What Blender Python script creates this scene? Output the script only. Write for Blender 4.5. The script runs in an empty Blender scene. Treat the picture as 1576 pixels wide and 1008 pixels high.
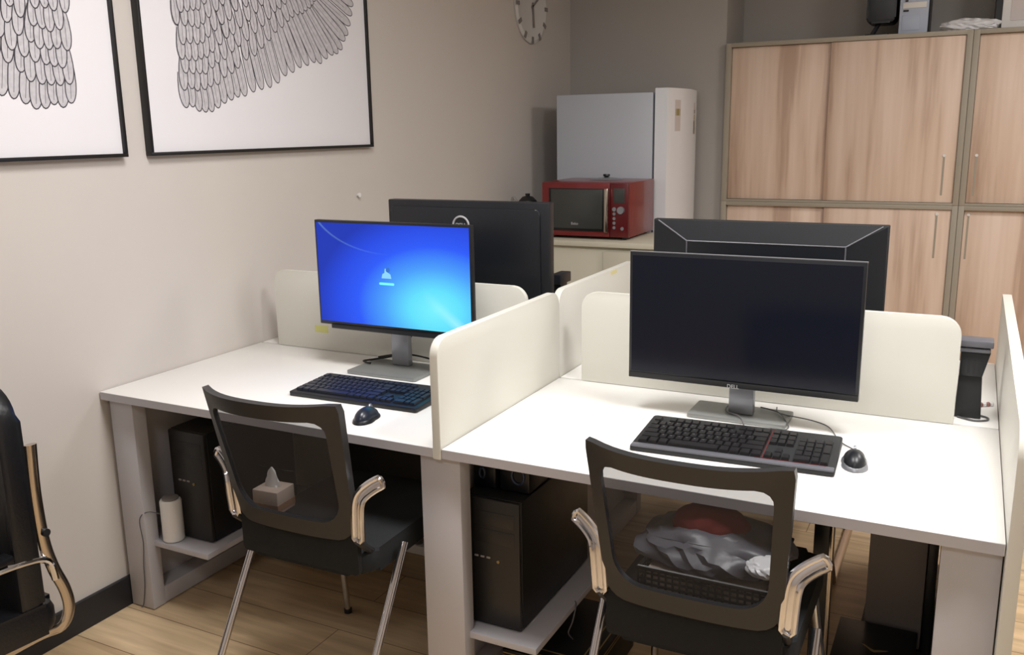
import bpy, bmesh, math, random
from mathutils import Vector, Matrix
random.seed(7)
C = bpy.context.scene.collection
PI = math.pi

# ------------------------------------------------------------------ materials
def lin(c):
    return tuple(((v/255)/12.92 if v/255 <= .04045 else ((v/255+.055)/1.055)**2.4) for v in c)+(1,)
def nt(name):
    m = bpy.data.materials.new(name); m.use_nodes = True
    t = m.node_tree; b = t.nodes['Principled BSDF']
    return m, t, b
def mat(name, c, rough=.5, metal=0, spec=.5, noise=0, nscale=40, bump=0, coat=0):
    m, t, b = nt(name)
    b.inputs['Base Color'].default_value = lin(c); b.inputs['Roughness'].default_value = rough
    b.inputs['Metallic'].default_value = metal; b.inputs['Specular IOR Level'].default_value = spec
    b.inputs['Coat Weight'].default_value = coat
    tc = t.nodes.new('ShaderNodeTexCoord')
    n = t.nodes.new('ShaderNodeTexNoise'); n.inputs['Scale'].default_value = nscale; n.inputs['Detail'].default_value = 4
    t.links.new(tc.outputs['Object'], n.inputs['Vector'])
    if noise:
        r = t.nodes.new('ShaderNodeMix'); r.data_type = 'RGBA'
        d = lin(c); r.inputs[6].default_value = tuple(v*(1-noise) for v in d[:3])+(1,)
        r.inputs[7].default_value = tuple(min(1, v*(1+noise)) for v in d[:3])+(1,)
        t.links.new(n.outputs['Fac'], r.inputs[0]); t.links.new(r.outputs[2], b.inputs['Base Color'])
    mr = t.nodes.new('ShaderNodeMapRange'); mr.inputs[3].default_value = max(0.02, rough-.04); mr.inputs[4].default_value = min(1, rough+.04)
    t.links.new(n.outputs['Fac'], mr.inputs[0]); t.links.new(mr.outputs[0], b.inputs['Roughness'])
    if bump:
        bp = t.nodes.new('ShaderNodeBump'); bp.inputs['Strength'].default_value = bump; bp.inputs['Distance'].default_value = .002
        t.links.new(n.outputs['Fac'], bp.inputs['Height']); t.links.new(bp.outputs[0], b.inputs['Normal'])
    return m
def emis(name, c, s):
    m, t, b = nt(name)
    b.inputs['Base Color'].default_value = (0, 0, 0, 1)
    b.inputs['Emission Color'].default_value = lin(c); b.inputs['Emission Strength'].default_value = s
    return m
def wood_mat(name, light, mid, dark, axis='Z', scale=10, rough=.45):
    m, t, b = nt(name); L = t.links.new
    tc = t.nodes.new('ShaderNodeTexCoord'); mp = t.nodes.new('ShaderNodeMapping')
    s = {'Z': (1, 1, .06), 'Y': (1, .06, 1), 'X': (.06, 1, 1)}[axis]
    mp.inputs['Scale'].default_value = s
    L(tc.outputs['Object'], mp.inputs['Vector'])
    n1 = t.nodes.new('ShaderNodeTexNoise'); n1.inputs['Scale'].default_value = scale; n1.inputs['Detail'].default_value = 2; n1.inputs['Distortion'].default_value = .25
    n2 = t.nodes.new('ShaderNodeTexNoise'); n2.inputs['Scale'].default_value = scale*5; n2.inputs['Detail'].default_value = 5
    L(mp.outputs[0], n1.inputs['Vector']); L(mp.outputs[0], n2.inputs['Vector'])
    a = t.nodes.new('ShaderNodeMath'); a.operation = 'MULTIPLY_ADD'; a.inputs[1].default_value = .2
    L(n2.outputs['Fac'], a.inputs[0]); 
    a2 = t.nodes.new('ShaderNodeMath'); a2.operation = 'MULTIPLY'; a2.inputs[1].default_value = .84
    L(n1.outputs['Fac'], a2.inputs[0]); L(a2.outputs[0], a.inputs[2])
    cr = t.nodes.new('ShaderNodeValToRGB'); e = cr.color_ramp.elements
    e[0].position = .36; e[0].color = lin(dark); e[1].position = .64; e[1].color = lin(light)
    k = e.new(.47); k.color = lin(mid)
    L(a.outputs[0], cr.inputs[0]); L(cr.outputs[0], b.inputs['Base Color'])
    b.inputs['Roughness'].default_value = rough
    return m
def floor_mat():
    m, t, b = nt('wood_floor'); L = t.links.new
    tc = t.nodes.new('ShaderNodeTexCoord')
    br = t.nodes.new('ShaderNodeTexBrick'); br.offset = .37
    br.inputs['Color1'].default_value = lin((216, 192, 158)); br.inputs['Color2'].default_value = lin((202, 176, 140))
    br.inputs['Mortar'].default_value = lin((120, 95, 70)); br.inputs['Scale'].default_value = 1
    br.inputs['Mortar Size'].default_value = .0016; br.inputs['Mortar Smooth'].default_value = .3
    br.inputs['Brick Width'].default_value = 1.2; br.inputs['Row Height'].default_value = .19
    L(tc.outputs['Object'], br.inputs['Vector'])
    mp = t.nodes.new('ShaderNodeMapping'); mp.inputs['Scale'].default_value = (.09, 1, 1)
    L(tc.outputs['Object'], mp.inputs['Vector'])
    n = t.nodes.new('ShaderNodeTexNoise'); n.inputs['Scale'].default_value = 26; n.inputs['Detail'].default_value = 6; n.inputs['Distortion'].default_value = .5
    L(mp.outputs[0], n.inputs['Vector'])
    cr = t.nodes.new('ShaderNodeValToRGB'); cr.color_ramp.elements[0].color = (.72, .68, .64, 1); cr.color_ramp.elements[1].color = (1.12, 1.1, 1.06, 1)
    cr.color_ramp.elements[0].position = .3; cr.color_ramp.elements[1].position = .7
    L(n.outputs['Fac'], cr.inputs[0])
    mx = t.nodes.new('ShaderNodeMix'); mx.data_type = 'RGBA'; mx.blend_type = 'MULTIPLY'; mx.inputs[0].default_value = 1
    L(br.outputs['Color'], mx.inputs[6]); L(cr.outputs[0], mx.inputs[7]); L(mx.outputs[2], b.inputs['Base Color'])
    b.inputs['Roughness'].default_value = .42
    return m
def mesh_fabric():
    m, t, b = nt('chair_mesh_fabric'); L = t.links.new
    b.inputs['Base Color'].default_value = lin((34, 34, 38)); b.inputs['Roughness'].default_value = .8
    tr = t.nodes.new('ShaderNodeBsdfTransparent'); mx = t.nodes.new('ShaderNodeMixShader'); mx.inputs[0].default_value = .66
    L(tr.outputs[0], mx.inputs[1]); L(b.outputs[0], mx.inputs[2]); L(mx.outputs[0], t.nodes['Material Output'].inputs[0])
    return m
def screen_mat():
    # desktop wallpaper shown by the lit screen: blue with a cyan glow low on the right
    m, t, b = nt('lit_screen_wallpaper'); L = t.links.new
    tc = t.nodes.new('ShaderNodeTexCoord'); sp = t.nodes.new('ShaderNodeSeparateXYZ')
    L(tc.outputs['UV'], sp.inputs[0])
    def M(op, a, b_, c=None):
        n = t.nodes.new('ShaderNodeMath'); n.operation = op
        for i, v in enumerate((a, b_, c)):
            if v is None: continue
            if isinstance(v, (int, float)): n.inputs[i].default_value = v
            else: L(v, n.inputs[i])
        return n.outputs[0]
    x, y = sp.outputs[0], sp.outputs[1]
    dx = M('MULTIPLY', M('SUBTRACT', x, .78), 1.25); dy = M('MULTIPLY', M('SUBTRACT', y, .2), 1.05)
    d = M('SQRT', M('ADD', M('MULTIPLY', dx, dx), M('MULTIPLY', dy, dy)), 0)
    cr = t.nodes.new('ShaderNodeValToRGB'); e = cr.color_ramp.elements
    e[0].position = 0; e[0].color = lin((120, 242, 255)); e[1].position = 1; e[1].color = lin((18, 52, 180))
    for p, c in ((.2, (98, 225, 252)), (.42, (70, 158, 250)), (.64, (36, 88, 248)), (.82, (28, 72, 226))):
        k = e.new(p); k.color = lin(c)
    L(d, cr.inputs[0])
    # bright ray running to the lower right corner
    r = M('ABSOLUTE', M('ADD', M('MULTIPLY', M('SUBTRACT', x, .84), 1.3), M('SUBTRACT', y, .17)), 0)
    ray = M('MULTIPLY', M('MAXIMUM', M('SUBTRACT', 1, M('MULTIPLY', r, 11)), 0), M('MAXIMUM', M('MULTIPLY', M('SUBTRACT', x, .7), 2.4), 0))
    # thin arc in the upper left
    ax = M('SUBTRACT', x, .5); ay = M('SUBTRACT', y, 1.25)
    ar = M('ABSOLUTE', M('SUBTRACT', M('SQRT', M('ADD', M('MULTIPLY', ax, ax), M('MULTIPLY', ay, ay)), 0), .54), 0)
    arc = M('MULTIPLY', M('MULTIPLY', M('MAXIMUM', M('SUBTRACT', 1, M('MULTIPLY', ar, 90)), 0), .35), M('MAXIMUM', M('SUBTRACT', .5, x), 0))
    mx = t.nodes.new('ShaderNodeMix'); mx.data_type = 'RGBA'; mx.inputs[7].default_value = lin((190, 255, 255))
    L(M('MINIMUM', M('ADD', ray, arc), 1), mx.inputs[0]); L(cr.outputs[0], mx.inputs[6])
    b.inputs['Base Color'].default_value = (.01, .01, .012, 1); b.inputs['Roughness'].default_value = .5; b.inputs['Specular IOR Level'].default_value = .15
    L(mx.outputs[2], b.inputs['Emission Color']); b.inputs['Emission Strength'].default_value = SCREEN
    return m
SCREEN = 1.0
W_ = dict(
 wall=mat('wall_paint_beige', (198, 191, 185), .85, noise=.03, nscale=3, bump=.1),
 wall_shaded=mat('wall_paint_shaded', (172, 168, 164), .85, noise=.03, nscale=3, bump=.1),  # wall paint darkened to stand in for the dim light at the back
 ceil=mat('ceiling_paint', (215, 213, 208), .9),
 base=mat('baseboard_black', (30, 31, 35), .45),
 lam=mat('white_laminate', (236, 234, 230), .38, noise=.01, nscale=5),
 lamp=mat('white_laminate_panel', (210, 208, 199), .45, noise=.01, nscale=5),
 edge=mat('shade_grey_laminate', (186, 184, 190), .5),  # white laminate greyed for the weaker light on front edges; shelves share it
 leg=mat('grey_white_leg_laminate', (190, 188, 193), .5, noise=.015, nscale=4),
 blk=mat('black_plastic', (19, 22, 28), .38, nscale=60),
 blkm=mat('black_matte_plastic', (26, 27, 29), .6, bump=.15, nscale=300),
 frame=mat('chair_frame_plastic', (37, 37, 39), .42),
 case=mat('black_case_metal', (17, 18, 20), .45, noise=.1, nscale=30),
 bezel=mat('case_front_plastic', (31, 30, 30), .4),
 grey=mat('dark_grey_metal', (146, 140, 138), .5, noise=.04, nscale=8),
 strip=mat('mid_grey_plastic', (92, 92, 98), .4),
 fab=mat('black_seat_fabric', (17, 20, 23), .9, bump=.4, nscale=400, noise=.2),
 lth=mat('black_leather', (15, 16, 20), .33, bump=.25, nscale=120),
 chrome=mat('chrome', (215, 215, 220), .12, 1),
 chromed=mat('satin_chrome', (190, 180, 168), .22, 1),
 silver=mat('silver_plastic', (150, 152, 158), .35, .6),
 silverd=mat('brushed_stand_metal', (138, 140, 138), .4, .5),
 scr=mat('dark_glossy_screen', (16, 20, 32), .16, spec=.3),
 bluegl=mat('dark_bluish_key_plastic', (26, 32, 46), .3),
 keyk=mat('black_keycap', (30, 29, 31), .35),
 pict=mat('picture_frame_black', (18, 18, 20), .4),
 paper=mat('drawing_paper', (224, 222, 226), .55, noise=.01, nscale=4),
 feath=mat('feather_wash_grey', (188, 185, 190), .8, noise=.3, nscale=60),
 ink=mat('ink_line_grey', (58, 55, 61), .8),
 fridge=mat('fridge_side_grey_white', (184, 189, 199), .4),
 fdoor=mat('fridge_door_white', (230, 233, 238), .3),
 fgap=mat('rubber_gasket', (90, 95, 105), .7),
 red=mat('microwave_red', (116, 24, 28), .3, noise=.05, nscale=20, coat=.3),
 redd=mat('microwave_dark_red', (92, 14, 20), .35),
 mwgl=mat('oven_window_glass', (62, 64, 62), .3),
 mwin=mat('oven_window_surround', (14, 14, 15), .35),
 cream=mat('cream_laminate', (204, 199, 180), .5),
 taupe=mat('cabinet_taupe_frame', (160, 152, 138), .5),
 clk=mat('clock_white', (205, 203, 202), .5),
 clkd=mat('clock_grey_marks', (128, 122, 118), .6),
 white=mat('white_plastic', (226, 224, 222), .45),
 bag=mat('clear_white_bag', (225, 225, 228), .3, bump=.6, nscale=30),
 greybag=mat('grey_plastic_bag', (88, 88, 96), .35, bump=.8, nscale=25),
 redcl=mat('dark_red_cloth', (112, 26, 25), .85, bump=.5, nscale=50),
 tissue=mat('tissue_paper', (220, 216, 212), .9),
 tbox=mat('tissue_box_card', (178, 160, 148), .7),
 tboxb=mat('tissue_box_brown_print', (140, 105, 82), .7),
 yellow=mat('yellow_note_paper', (206, 204, 132), .8),
 gold=mat('gold_print', (150, 130, 84), .5, .3),
 lpc=mat('pale_blue_plastic', (178, 188, 206), .45),
 blue=mat('blue_ring_plastic', (44, 58, 84), .35),
 cable=mat('grey_cable', (88, 88, 90), .5),
 cableb=mat('black_cable', (18, 18, 20), .5),
 pink=mat('pinkish_brown_plastic', (150, 105, 98), .5),
 stick=mat('pale_sticker', (205, 196, 194), .6),
 sticky=mat('yellow_brown_sticker', (150, 138, 84), .6),
 tapey=mat('yellowed_tape', (216, 205, 150), .6),
 wood=wood_mat('light_oak_laminate', (228, 205, 188), (215, 189, 169), (186, 157, 137)),
 floor=floor_mat(), mesh=mesh_fabric(), wall_p=screen_mat(),
 icon=emis('icon_light', (140, 215, 255), 1), iconb=emis('icon_bar_cyan', (120, 255, 255), 1), icond=emis('icon_shadow_blue', (50, 120, 210), .9),
 txt=mat('logo_silver', (178, 178, 180), .4),
 lampm=emis('lamp_diffuser', (255, 252, 245), 3.0),
)

# ------------------------------------------------------------------ mesh helpers
def NB(): return bmesh.new()
def box(bm, x0, x1, y0, y1, z0, z1, bev=0, seg=2):
    r = bmesh.ops.create_cube(bm, size=1)
    vs = r['verts']
    for v in vs:
        v.co = Vector(((x0+x1)/2+v.co.x*(x1-x0), (y0+y1)/2+v.co.y*(y1-y0), (z0+z1)/2+v.co.z*(z1-z0)))
    if bev:
        es = list({e for v in vs for e in v.link_edges})
        bmesh.ops.bevel(bm, geom=es, offset=bev, segments=seg, affect='EDGES', profile=.5)
    return bm
def frame_dirs(d, up):
    d = d.normalized(); s = d.cross(up)
    if s.length < 1e-4: s = d.cross(Vector((1, 0, 0)))
    s.normalize(); return s, s.cross(d)
def tube(bm, pts, r, n=10, closed=False, up=Vector((0, 0, 1)), sx=1, sy=1):
    pts = [Vector(p) for p in pts]; N = len(pts); rings = []
    rs = r if isinstance(r, (list, tuple)) else [r]*N
    prev = None
    for i, p in enumerate(pts):
        if closed: d = pts[(i+1) % N]-pts[i-1]
        else: d = pts[min(i+1, N-1)]-pts[max(i-1, 0)]
        d.normalize()
        if prev is None: s, u = frame_dirs(d, up)
        else:
            s = prev-d*prev.dot(d)
            if s.length < 1e-5: s, _ = frame_dirs(d, up)
            s.normalize(); u = s.cross(d)
        prev = s
        rings.append([bm.verts.new(p+(s*math.cos(2*PI*k/n)*sx+u*math.sin(2*PI*k/n)*sy)*rs[i]) for k in range(n)])
    for i in range(N if closed else N-1):
        a, b = rings[i], rings[(i+1) % N]
        for k in range(n): bm.faces.new((a[k], a[(k+1) % n], b[(k+1) % n], b[k]))
    if not closed:
        bm.faces.new(rings[0][::-1]); bm.faces.new(rings[-1])
    return bm
def smooth_path(pts, sub=6):
    P = [Vector(p) for p in pts]; out = []
    for i in range(len(P)-1):
        p0, p1, p2, p3 = P[max(i-1, 0)], P[i], P[i+1], P[min(i+2, len(P)-1)]
        for k in range(sub):
            t = k/sub
            out.append(.5*((2*p1)+(p2-p0)*t+(2*p0-5*p1+4*p2-p3)*t*t+(3*p1-p0-3*p2+p3)*t**3))
    out.append(P[-1]); return out
def prism(bm, pts, f, d0, d1, bev=0):
    """outline pts (a,b) mapped by f(a,b,depth)"""
    A = [bm.verts.new(f(a, b, d0)) for a, b in pts]; B = [bm.verts.new(f(a, b, d1)) for a, b in pts]
    n = len(pts); fs = [bm.faces.new(A), bm.faces.new(B[::-1])]
    for i in range(n): fs.append(bm.faces.new((A[i], B[i], B[(i+1) % n], A[(i+1) % n])))
    if bev:
        es = [e for e in fs[0].edges]+[e for e in fs[1].edges]
        bmesh.ops.bevel(bm, geom=es, offset=bev, segments=2, affect='EDGES', profile=.5)
    return bm
def rrect(x0, x1, z0, z1, r, n=6):
    """r = radii (bl, br, tr, tl)"""
    if isinstance(r, (int, float)): r = (r,)*4
    out = []
    for (cx, cz, a0, q) in ((x0, z0, PI, r[0]), (x1, z0, 1.5*PI, r[1]), (x1, z1, 0, r[2]), (x0, z1, .5*PI, r[3])):
        sx = 1 if cx == x0 else -1; sz = 1 if cz == z0 else -1
        if q == 0: out.append((cx, cz)); continue
        for k in range(n+1):
            a = a0+k/n*PI/2
            out.append((cx+sx*q+math.cos(a)*q, cz+sz*q+math.sin(a)*q))
    return out
XZ = lambda a, b, d: Vector((a, d, b))
YZ = lambda a, b, d: Vector((d, a, b))
XY = lambda a, b, d: Vector((a, b, d))
def lathe(bm, prof, cx, cy, n=28, axis='Z', cz=0):
    rings = []
    for r, h in prof:
        ring = []
        for k in range(n):
            a = 2*PI*k/n
            if axis == 'Z': ring.append(bm.verts.new((cx+r*math.cos(a), cy+r*math.sin(a), h)))
            elif axis == 'X': ring.append(bm.verts.new((h, cy+r*math.cos(a), cz+r*math.sin(a))))
            else: ring.append(bm.verts.new((cx+r*math.cos(a), h, cz+r*math.sin(a))))
        rings.append(ring)
    for a, b in zip(rings, rings[1:]):
        for k in range(n): bm.faces.new((a[k], a[(k+1) % n], b[(k+1) % n], b[k]))
    bm.faces.new(rings[0][::-1]); bm.faces.new(rings[-1])
    return bm
def world_of(o):
    v = Vector((0, 0, 0))
    while o is not None: v += Vector(o.location); o = o.parent
    return v
def obj(name, bm, m, parent=None, local=False, smooth=True, label=None):
    me = bpy.data.meshes.new(name)
    bmesh.ops.recalc_face_normals(bm, faces=bm.faces)
    if parent is not None and not local: bmesh.ops.translate(bm, verts=bm.verts, vec=-world_of(parent))
    bm.to_mesh(me); bm.free(); me.materials.append(m)
    if smooth:
        for p in me.polygons: p.use_smooth = True
        try: me.set_sharp_from_angle(angle=math.radians(35))
        except Exception: pass
    o = bpy.data.objects.new(name, me); C.objects.link(o)
    if parent is not None: o.parent = parent
    if label: o['label'] = label
    return o
def single(name, bm, m, label, cat, group=None, smooth=True):
    """one-mesh thing with its origin at its base"""
    xs = [v.co.copy() for v in bm.verts]
    lo = Vector((min(v.x for v in xs), min(v.y for v in xs), min(v.z for v in xs))); hi = Vector((max(v.x for v in xs), max(v.y for v in xs), 0))
    c = Vector(((lo.x+hi.x)/2, (lo.y+hi.y)/2, lo.z))
    bmesh.ops.translate(bm, verts=bm.verts, vec=-c)
    o = obj(name, bm, m, None, smooth=smooth); o.location = c
    o['label'] = label; o['category'] = cat
    if group: o['group'] = group
    return o
def thing(name, label, cat, loc=(0, 0, 0), rz=0, group=None):
    o = bpy.data.objects.new(name, None); o.empty_display_size = .1; C.objects.link(o)
    o.location = loc; o.rotation_euler = (0, 0, rz); o['label'] = label; o['category'] = cat
    if group: o['group'] = group
    return o
def struct(name, bm, m):
    o = obj(name, bm, m, None, smooth=False); o['kind'] = 'structure'; return o
def bx(name, m, parent, *a, bev=0, local=False, label=None):
    b = NB(); box(b, *a, bev=bev); return obj(name, b, m, parent, local, label=label)
def text(name, body, size, loc, rot, m, parent, ext=.0006):
    cu = bpy.data.curves.new(name, 'FONT'); cu.body = body; cu.size = size; cu.extrude = ext; cu.align_x = 'CENTER'; cu.align_y = 'CENTER'
    t = bpy.data.objects.new('tmp', cu); C.objects.link(t)
    bpy.context.view_layer.update()
    me = bpy.data.meshes.new_from_object(t.evaluated_get(bpy.context.evaluated_depsgraph_get()))
    bpy.data.objects.remove(t); me.name = name
    me.transform(Matrix.Translation(Vector(loc)-(world_of(parent))) @ rot.to_4x4())
    me.materials.clear(); me.materials.append(m)
    o = bpy.data.objects.new(name, me); C.objects.link(o); o.parent = parent
    return o
def copy_tree(o, parent=None):
    c = o.copy(); C.objects.link(c)
    if parent is not None: c.parent = parent
    for ch in [k for k in bpy.data.objects if k.parent is o]: copy_tree(ch, c)
    return c
FRONT = Matrix.Rotation(PI/2, 3, 'X')            # text facing -y
BACKT = FRONT

# ------------------------------------------------------------------ sizes
H = .74; W = 1.265; D = .733; XL = .024; XR = 2.53; WX = .02; CEIL = 2.72
BWY = 3.74

# ------------------------------------------------------------------ room shell
struct('floor', box(NB(), WX-.1, 5.6, -3.6, 4.4, -.1, 0), W_['floor'])
struct('ceiling', box(NB(), WX-.1, 5.6, -3.6, 4.4, CEIL, CEIL+.1), W_['ceil'])
struct('wall_left', box(NB(), WX-.1, WX, -3.6, 4.4, 0, CEIL), W_['wall'])
# rear wall with the end of its thick stretch beside the cabinets and the recess behind them
struct('wall_back', box(NB(), WX, 1.032, BWY, 4.3, 0, CEIL), W_['wall_shaded'])
struct('wall_recess', box(NB(), 1.032, 5.6, 4.17, 4.3, 0, CEIL), W_['wall_shaded'])
struct('wall_right', box(NB(), 5.5, 5.6, -3.6, 4.17, 0, CEIL), W_['wall'])
struct('wall_front', box(NB(), WX, 5.5, -3.6, -3.5, 0, CEIL), W_['wall'])
struct('baseboard_left', box(NB(), WX, WX+.014, -3.5, BWY, 0, .1, bev=.002), W_['base'])
struct('baseboard_back', box(NB(), WX+.014, 1.03, BWY-.014, BWY, 0, .1), W_['base'])

# ------------------------------------------------------------------ lamps
def ceiling_lamp(x, y, power, label):
    t = thing('ceiling_light', label, 'ceiling light', (x, y, CEIL-.03), 0, 'ceiling lights')
    b = NB(); s = .3
    for (a, c, d, e) in ((-s-.02, s+.02, -s-.02, -s), (-s-.02, s+.02, s, s+.02), (-s-.02, -s, -s, s), (s, s+.02, -s, s)): box(b, a, c, d, e, -.01, .03)
    obj('frame', b, W_['white'], t, local=True)
    obj('diffuser', box(NB(), -s, s, -s, s, 0, .02), W_['lampm'], t, local=True)
    l = bpy.data.lights.new('lamp', 'AREA'); l.shape = 'SQUARE'; l.size = .58; l.energy = power; l.color = (1, .985, .98)
    o = bpy.data.objects.new('lamp', l); C.objects.link(o); o.parent = t; o.location = (0, 0, -.012)
LAMPS = [(1.3, -.15, 32, 'square ceiling light above the front left chair'), (2.75, .0, 47, 'square ceiling light above the front right desk'),
         (3.5, 1.9, 38, 'square ceiling light in front of the tall oak cabinets'), (2.1, -2.4, 16, 'square ceiling light over the near aisle behind the viewer')]
for a in LAMPS: ceiling_lamp(*a)

# ------------------------------------------------------------------ desks
def desktop(root, x0, x1, y0, y1, m=None):
    # slab; a thin strip along its front is greyed as weaker light
    obj('desktop', box(NB(), x0, x1, y0, y1, H-.026, H, bev=.0015), W_['lam'], root)
    s = 1 if y0 < .5 else -1
    yf = y0 if s == 1 else y1
    b = NB(); box(b, x0+.0015, x1-.0015, min(yf, yf-s*.0012), max(yf, yf-s*.0012), H-.025, H-.001)
    obj('edge_shade_strip', b, W_['edge'], root)
def leg_frame(root, x0, x1, y0, y1, sx, inner):
    """front post, thin side panel and low rail; sx: which side the open shelf faces"""
    post = NB(); box(post, x0, x1, y0, y0+.05, 0.004, H-.027, bev=.002)
    obj('leg', post, W_['leg'], root)
    p2 = NB(); box(p2, x0, x1, y1-.05, y1, .004, H-.027, bev=.002); obj('leg', p2, W_['leg'], root)
    xm0, xm1 = inner
    p3 = NB(); box(p3, xm0, xm1, y0+.05, y1-.05, .06, H-.028); obj('side_panel', p3, W_['leg'], root)
    p4 = NB(); box(p4, x0+.004, x1-.002, y0+.05, y1-.05, .004, .062, bev=.002); obj('rail', p4, W_['leg'], root)
def shelf(root, x0, x1, y0, y1, z, left):
    r = (0, .002, 0, 0) if left else (0, .022, 0, 0)
    b = NB(); prism(b, rrect(x0, x1, y0, y1, r), XY, z-.018, z, bev=.001); obj('shelf', b, W_['edge'], root)
d1 = thing('office_desk', 'white office desk touching the left wall, with the lit blue monitor on it', 'desk', (.64, .36, 0), 0, 'white desks of the workstation block')
desktop(d1, XL, 1.2525, 0, .727)
leg_frame(d1, .037, .137, .02, .72, 1, (.045, .062))
shelf(d1, .0625, .372, .048, .62, .236, True)
d2 = thing('office_desk', 'white office desk at front right, with the switched-off black monitor on it', 'desk', (1.9, .36, 0), 0, 'white desks of the workstation block')
desktop(d2, 1.2775, 2.529, 0, .727)
leg_frame(d2, 1.2, 1.318, .02, .72, 1, (1.245, 1.262))
leg_frame(d2, 2.42, 2.528, .02, .72, -1, (2.505, 2.52))
shelf(d2, 1.2625, 1.513, .047, .62, .216, True)
d3 = thing('office_desk', 'white office desk beyond the centre screen, under the monitor with a ring logo', 'desk', (.64, 1.1, 0), 0, 'white desks of the workstation block')
desktop(d3, XL, 1.2525, .739, 1.466)
leg_frame(d3, .037, .137, .745, 1.446, 1, (.045, .062))
d4 = thing('office_desk', 'white office desk beyond the centre screen on the right, with the black desk phone', 'desk', (1.9, 1.1, 0), 0, 'white desks of the workstation block')
desktop(d4, 1.2775, 2.529, .739, 1.466)
leg_frame(d4, 1.2, 1.318, .745, 1.446, 1, (1.245, 1.262))
leg_frame(d4, 2.42, 2.528, .745, 1.446, -1, (2.505, 2.52))
# added dark drawer unit and cable tray below the far left desk
# dividers
def side_screen(y0, y1, label):
    b = NB(); prism(b, rrect(y0, y1, H-.028, 1.023, (0, 0, .045, .045), 8), YZ, 1.2535, 1.2765, bev=.0015)
    return single('privacy_screen', b, W_['lamp'], label, 'privacy screen', 'privacy screens on the desks')
side_screen(-.003, .7325, 'cream screen with rounded corners standing between the two front desks')
side_screen(.7345, 1.467, 'cream screen standing between the two far desks, with yellowed tape near its far end')
b = NB(); box(b, 1.2766, 1.2776, 1.19, 1.25, 1.005, 1.018); single('tape_piece', b, W_['tapey'], 'small piece of yellowed tape at the top of the far dividing screen', 'tape')
def centre_screen(x0, x1, label):
    b = NB(); prism(b, rrect(x0, x1, H+.001, 1.029, (0, 0, .05, .05), 8), XZ, .724, .742, bev=.0015)
    return single('privacy_screen', b, W_['lamp'], label, 'privacy screen', 'privacy screens on the desks')
centre_screen(.115, 1.165, 'low white centre screen standing behind the lit blue monitor')
centre_screen(1.357, 2.422, 'low white centre screen standing behind the switched-off black monitor')
b = NB(); box(b, .296, .356, .7232, .724, .806, .832); single('sticky_note', b, W_['yellow'], 'faded yellow sticky note on the centre screen below the lit monitor', 'sticky note')
# right end panel
b = NB(); prism(b, rrect(-.03, 1.466, .0, .977, (0, 0, .02, .06), 6), YZ, 2.5305, 2.556, bev=.001)
single('end_panel', b, W_['lamp'], 'tall white end panel closing the right side of the desk block', 'end panel')

# ------------------------------------------------------------------ monitors
def monitor_stand(root, cx, y, bw, by0, by1, nx, top, m=None, neck=.067):
    obj('stand_base', prism(NB(), rrect(cx-bw/2, cx+bw/2, by0, by1, .008, 3), XY, H+.0005, H+.012, bev=.002), W_['silverd'], root)
    obj('stand_neck', box(NB(), nx-neck/2, nx+neck/2, y, y+.025, H+.0125, top, bev=.003), W_['silver'], root)
# front right (off)
m1 = thing('monitor', 'switched-off black monitor facing us on the front right desk', 'monitor', (1.9, .55, H), 0, 'monitors on the desks')
x0, x1, yf, z0, z1 = 1.594, 2.203, .5, .838, 1.193
b = NB(); box(b, x0, x1, yf, yf+.018, z0, z1, bev=.002); box(b, x0+.08, x1-.08, yf+.016, yf+.045, z0+.05, z1-.06, bev=.01); obj('housing', b, W_['blk'], m1)
obj('screen', box(NB(), x0+.008, x1-.008, yf-.0012, yf+.001, z0+.02, z1-.01), W_['scr'], m1)
obj('lower_bezel', box(NB(), x0+.001, x1-.001, yf-.002, yf+.001, z0+.001, z0+.016, bev=.0005), W_['blkm'], m1)
obj('rim', box(NB(), x0-.001, x1+.001, yf+.002, yf+.012, z1-.002, z1+.0015), W_['silver'], m1, label='thin grey rim along the top')
monitor_stand(m1, 1.895, .548, .265, .5, .635, 1.9, .92)
text('logo', 'DELL', .0145, (1.888, yf-.0022, z0+.0045), FRONT, W_['txt'], m1)
# front left (lit)
m2 = thing('monitor', 'lit monitor showing a bright blue desktop on the left desk', 'monitor', (.76, .6, H), 0, 'monitors on the desks')
x0, x1, yf, z0, z1 = .466, 1.066, .55, .888, 1.241
b = NB(); box(b, x0, x1, yf, yf+.02, z0, z1, bev=.002); box(b, x0+.08, x1-.08, yf+.018, yf+.05, z0+.05, z1-.06, bev=.01); obj('housing', b, W_['blk'], m2)
sb = NB()
vs = [sb.verts.new(v) for v in ((x0+.007, yf-.001, z0+.012), (x1-.007, yf-.001, z0+.012), (x1-.007, yf-.001, z1-.008), (x0+.007, yf-.001, z1-.008))]
f = sb.faces.new(vs); uv = sb.loops.layers.uv.new('UVMap')
for l, c in zip(f.loops, ((0, 0), (1, 0), (1, 1), (0, 1))): l[uv].uv = c
r = bmesh.ops.extrude_face_region(sb, geom=[f]); bmesh.ops.translate(sb, verts=[v for v in r['geom'] if isinstance(v, bmesh.types.BMVert)], vec=(0, .0006, 0))
for ff in sb.faces:
    for l in ff.loops:
        v = l.vert.co; l[uv].uv = ((v.x-x0-.007)/(x1-x0-.014), (v.z-z0-.012)/(z1-z0-.02))
scr = obj('screen', sb, W_['wall_p'], m2, smooth=False, label='lit screen with a blue wallpaper')
icx, icz = .747, 1.075
ib = NB(); prism(ib, [(icx-.018, icz-.016), (icx+.02, icz-.016), (icx+.017, icz-.002), (icx+.006, icz+.004), (icx+.004, icz+.016), (icx-.004, icz+.016), (icx-.006, icz+.002), (icx-.014, icz-.002)], XZ, yf-.0018, yf-.0012); obj('user_icon', ib, W_['icon'], scr)
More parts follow.
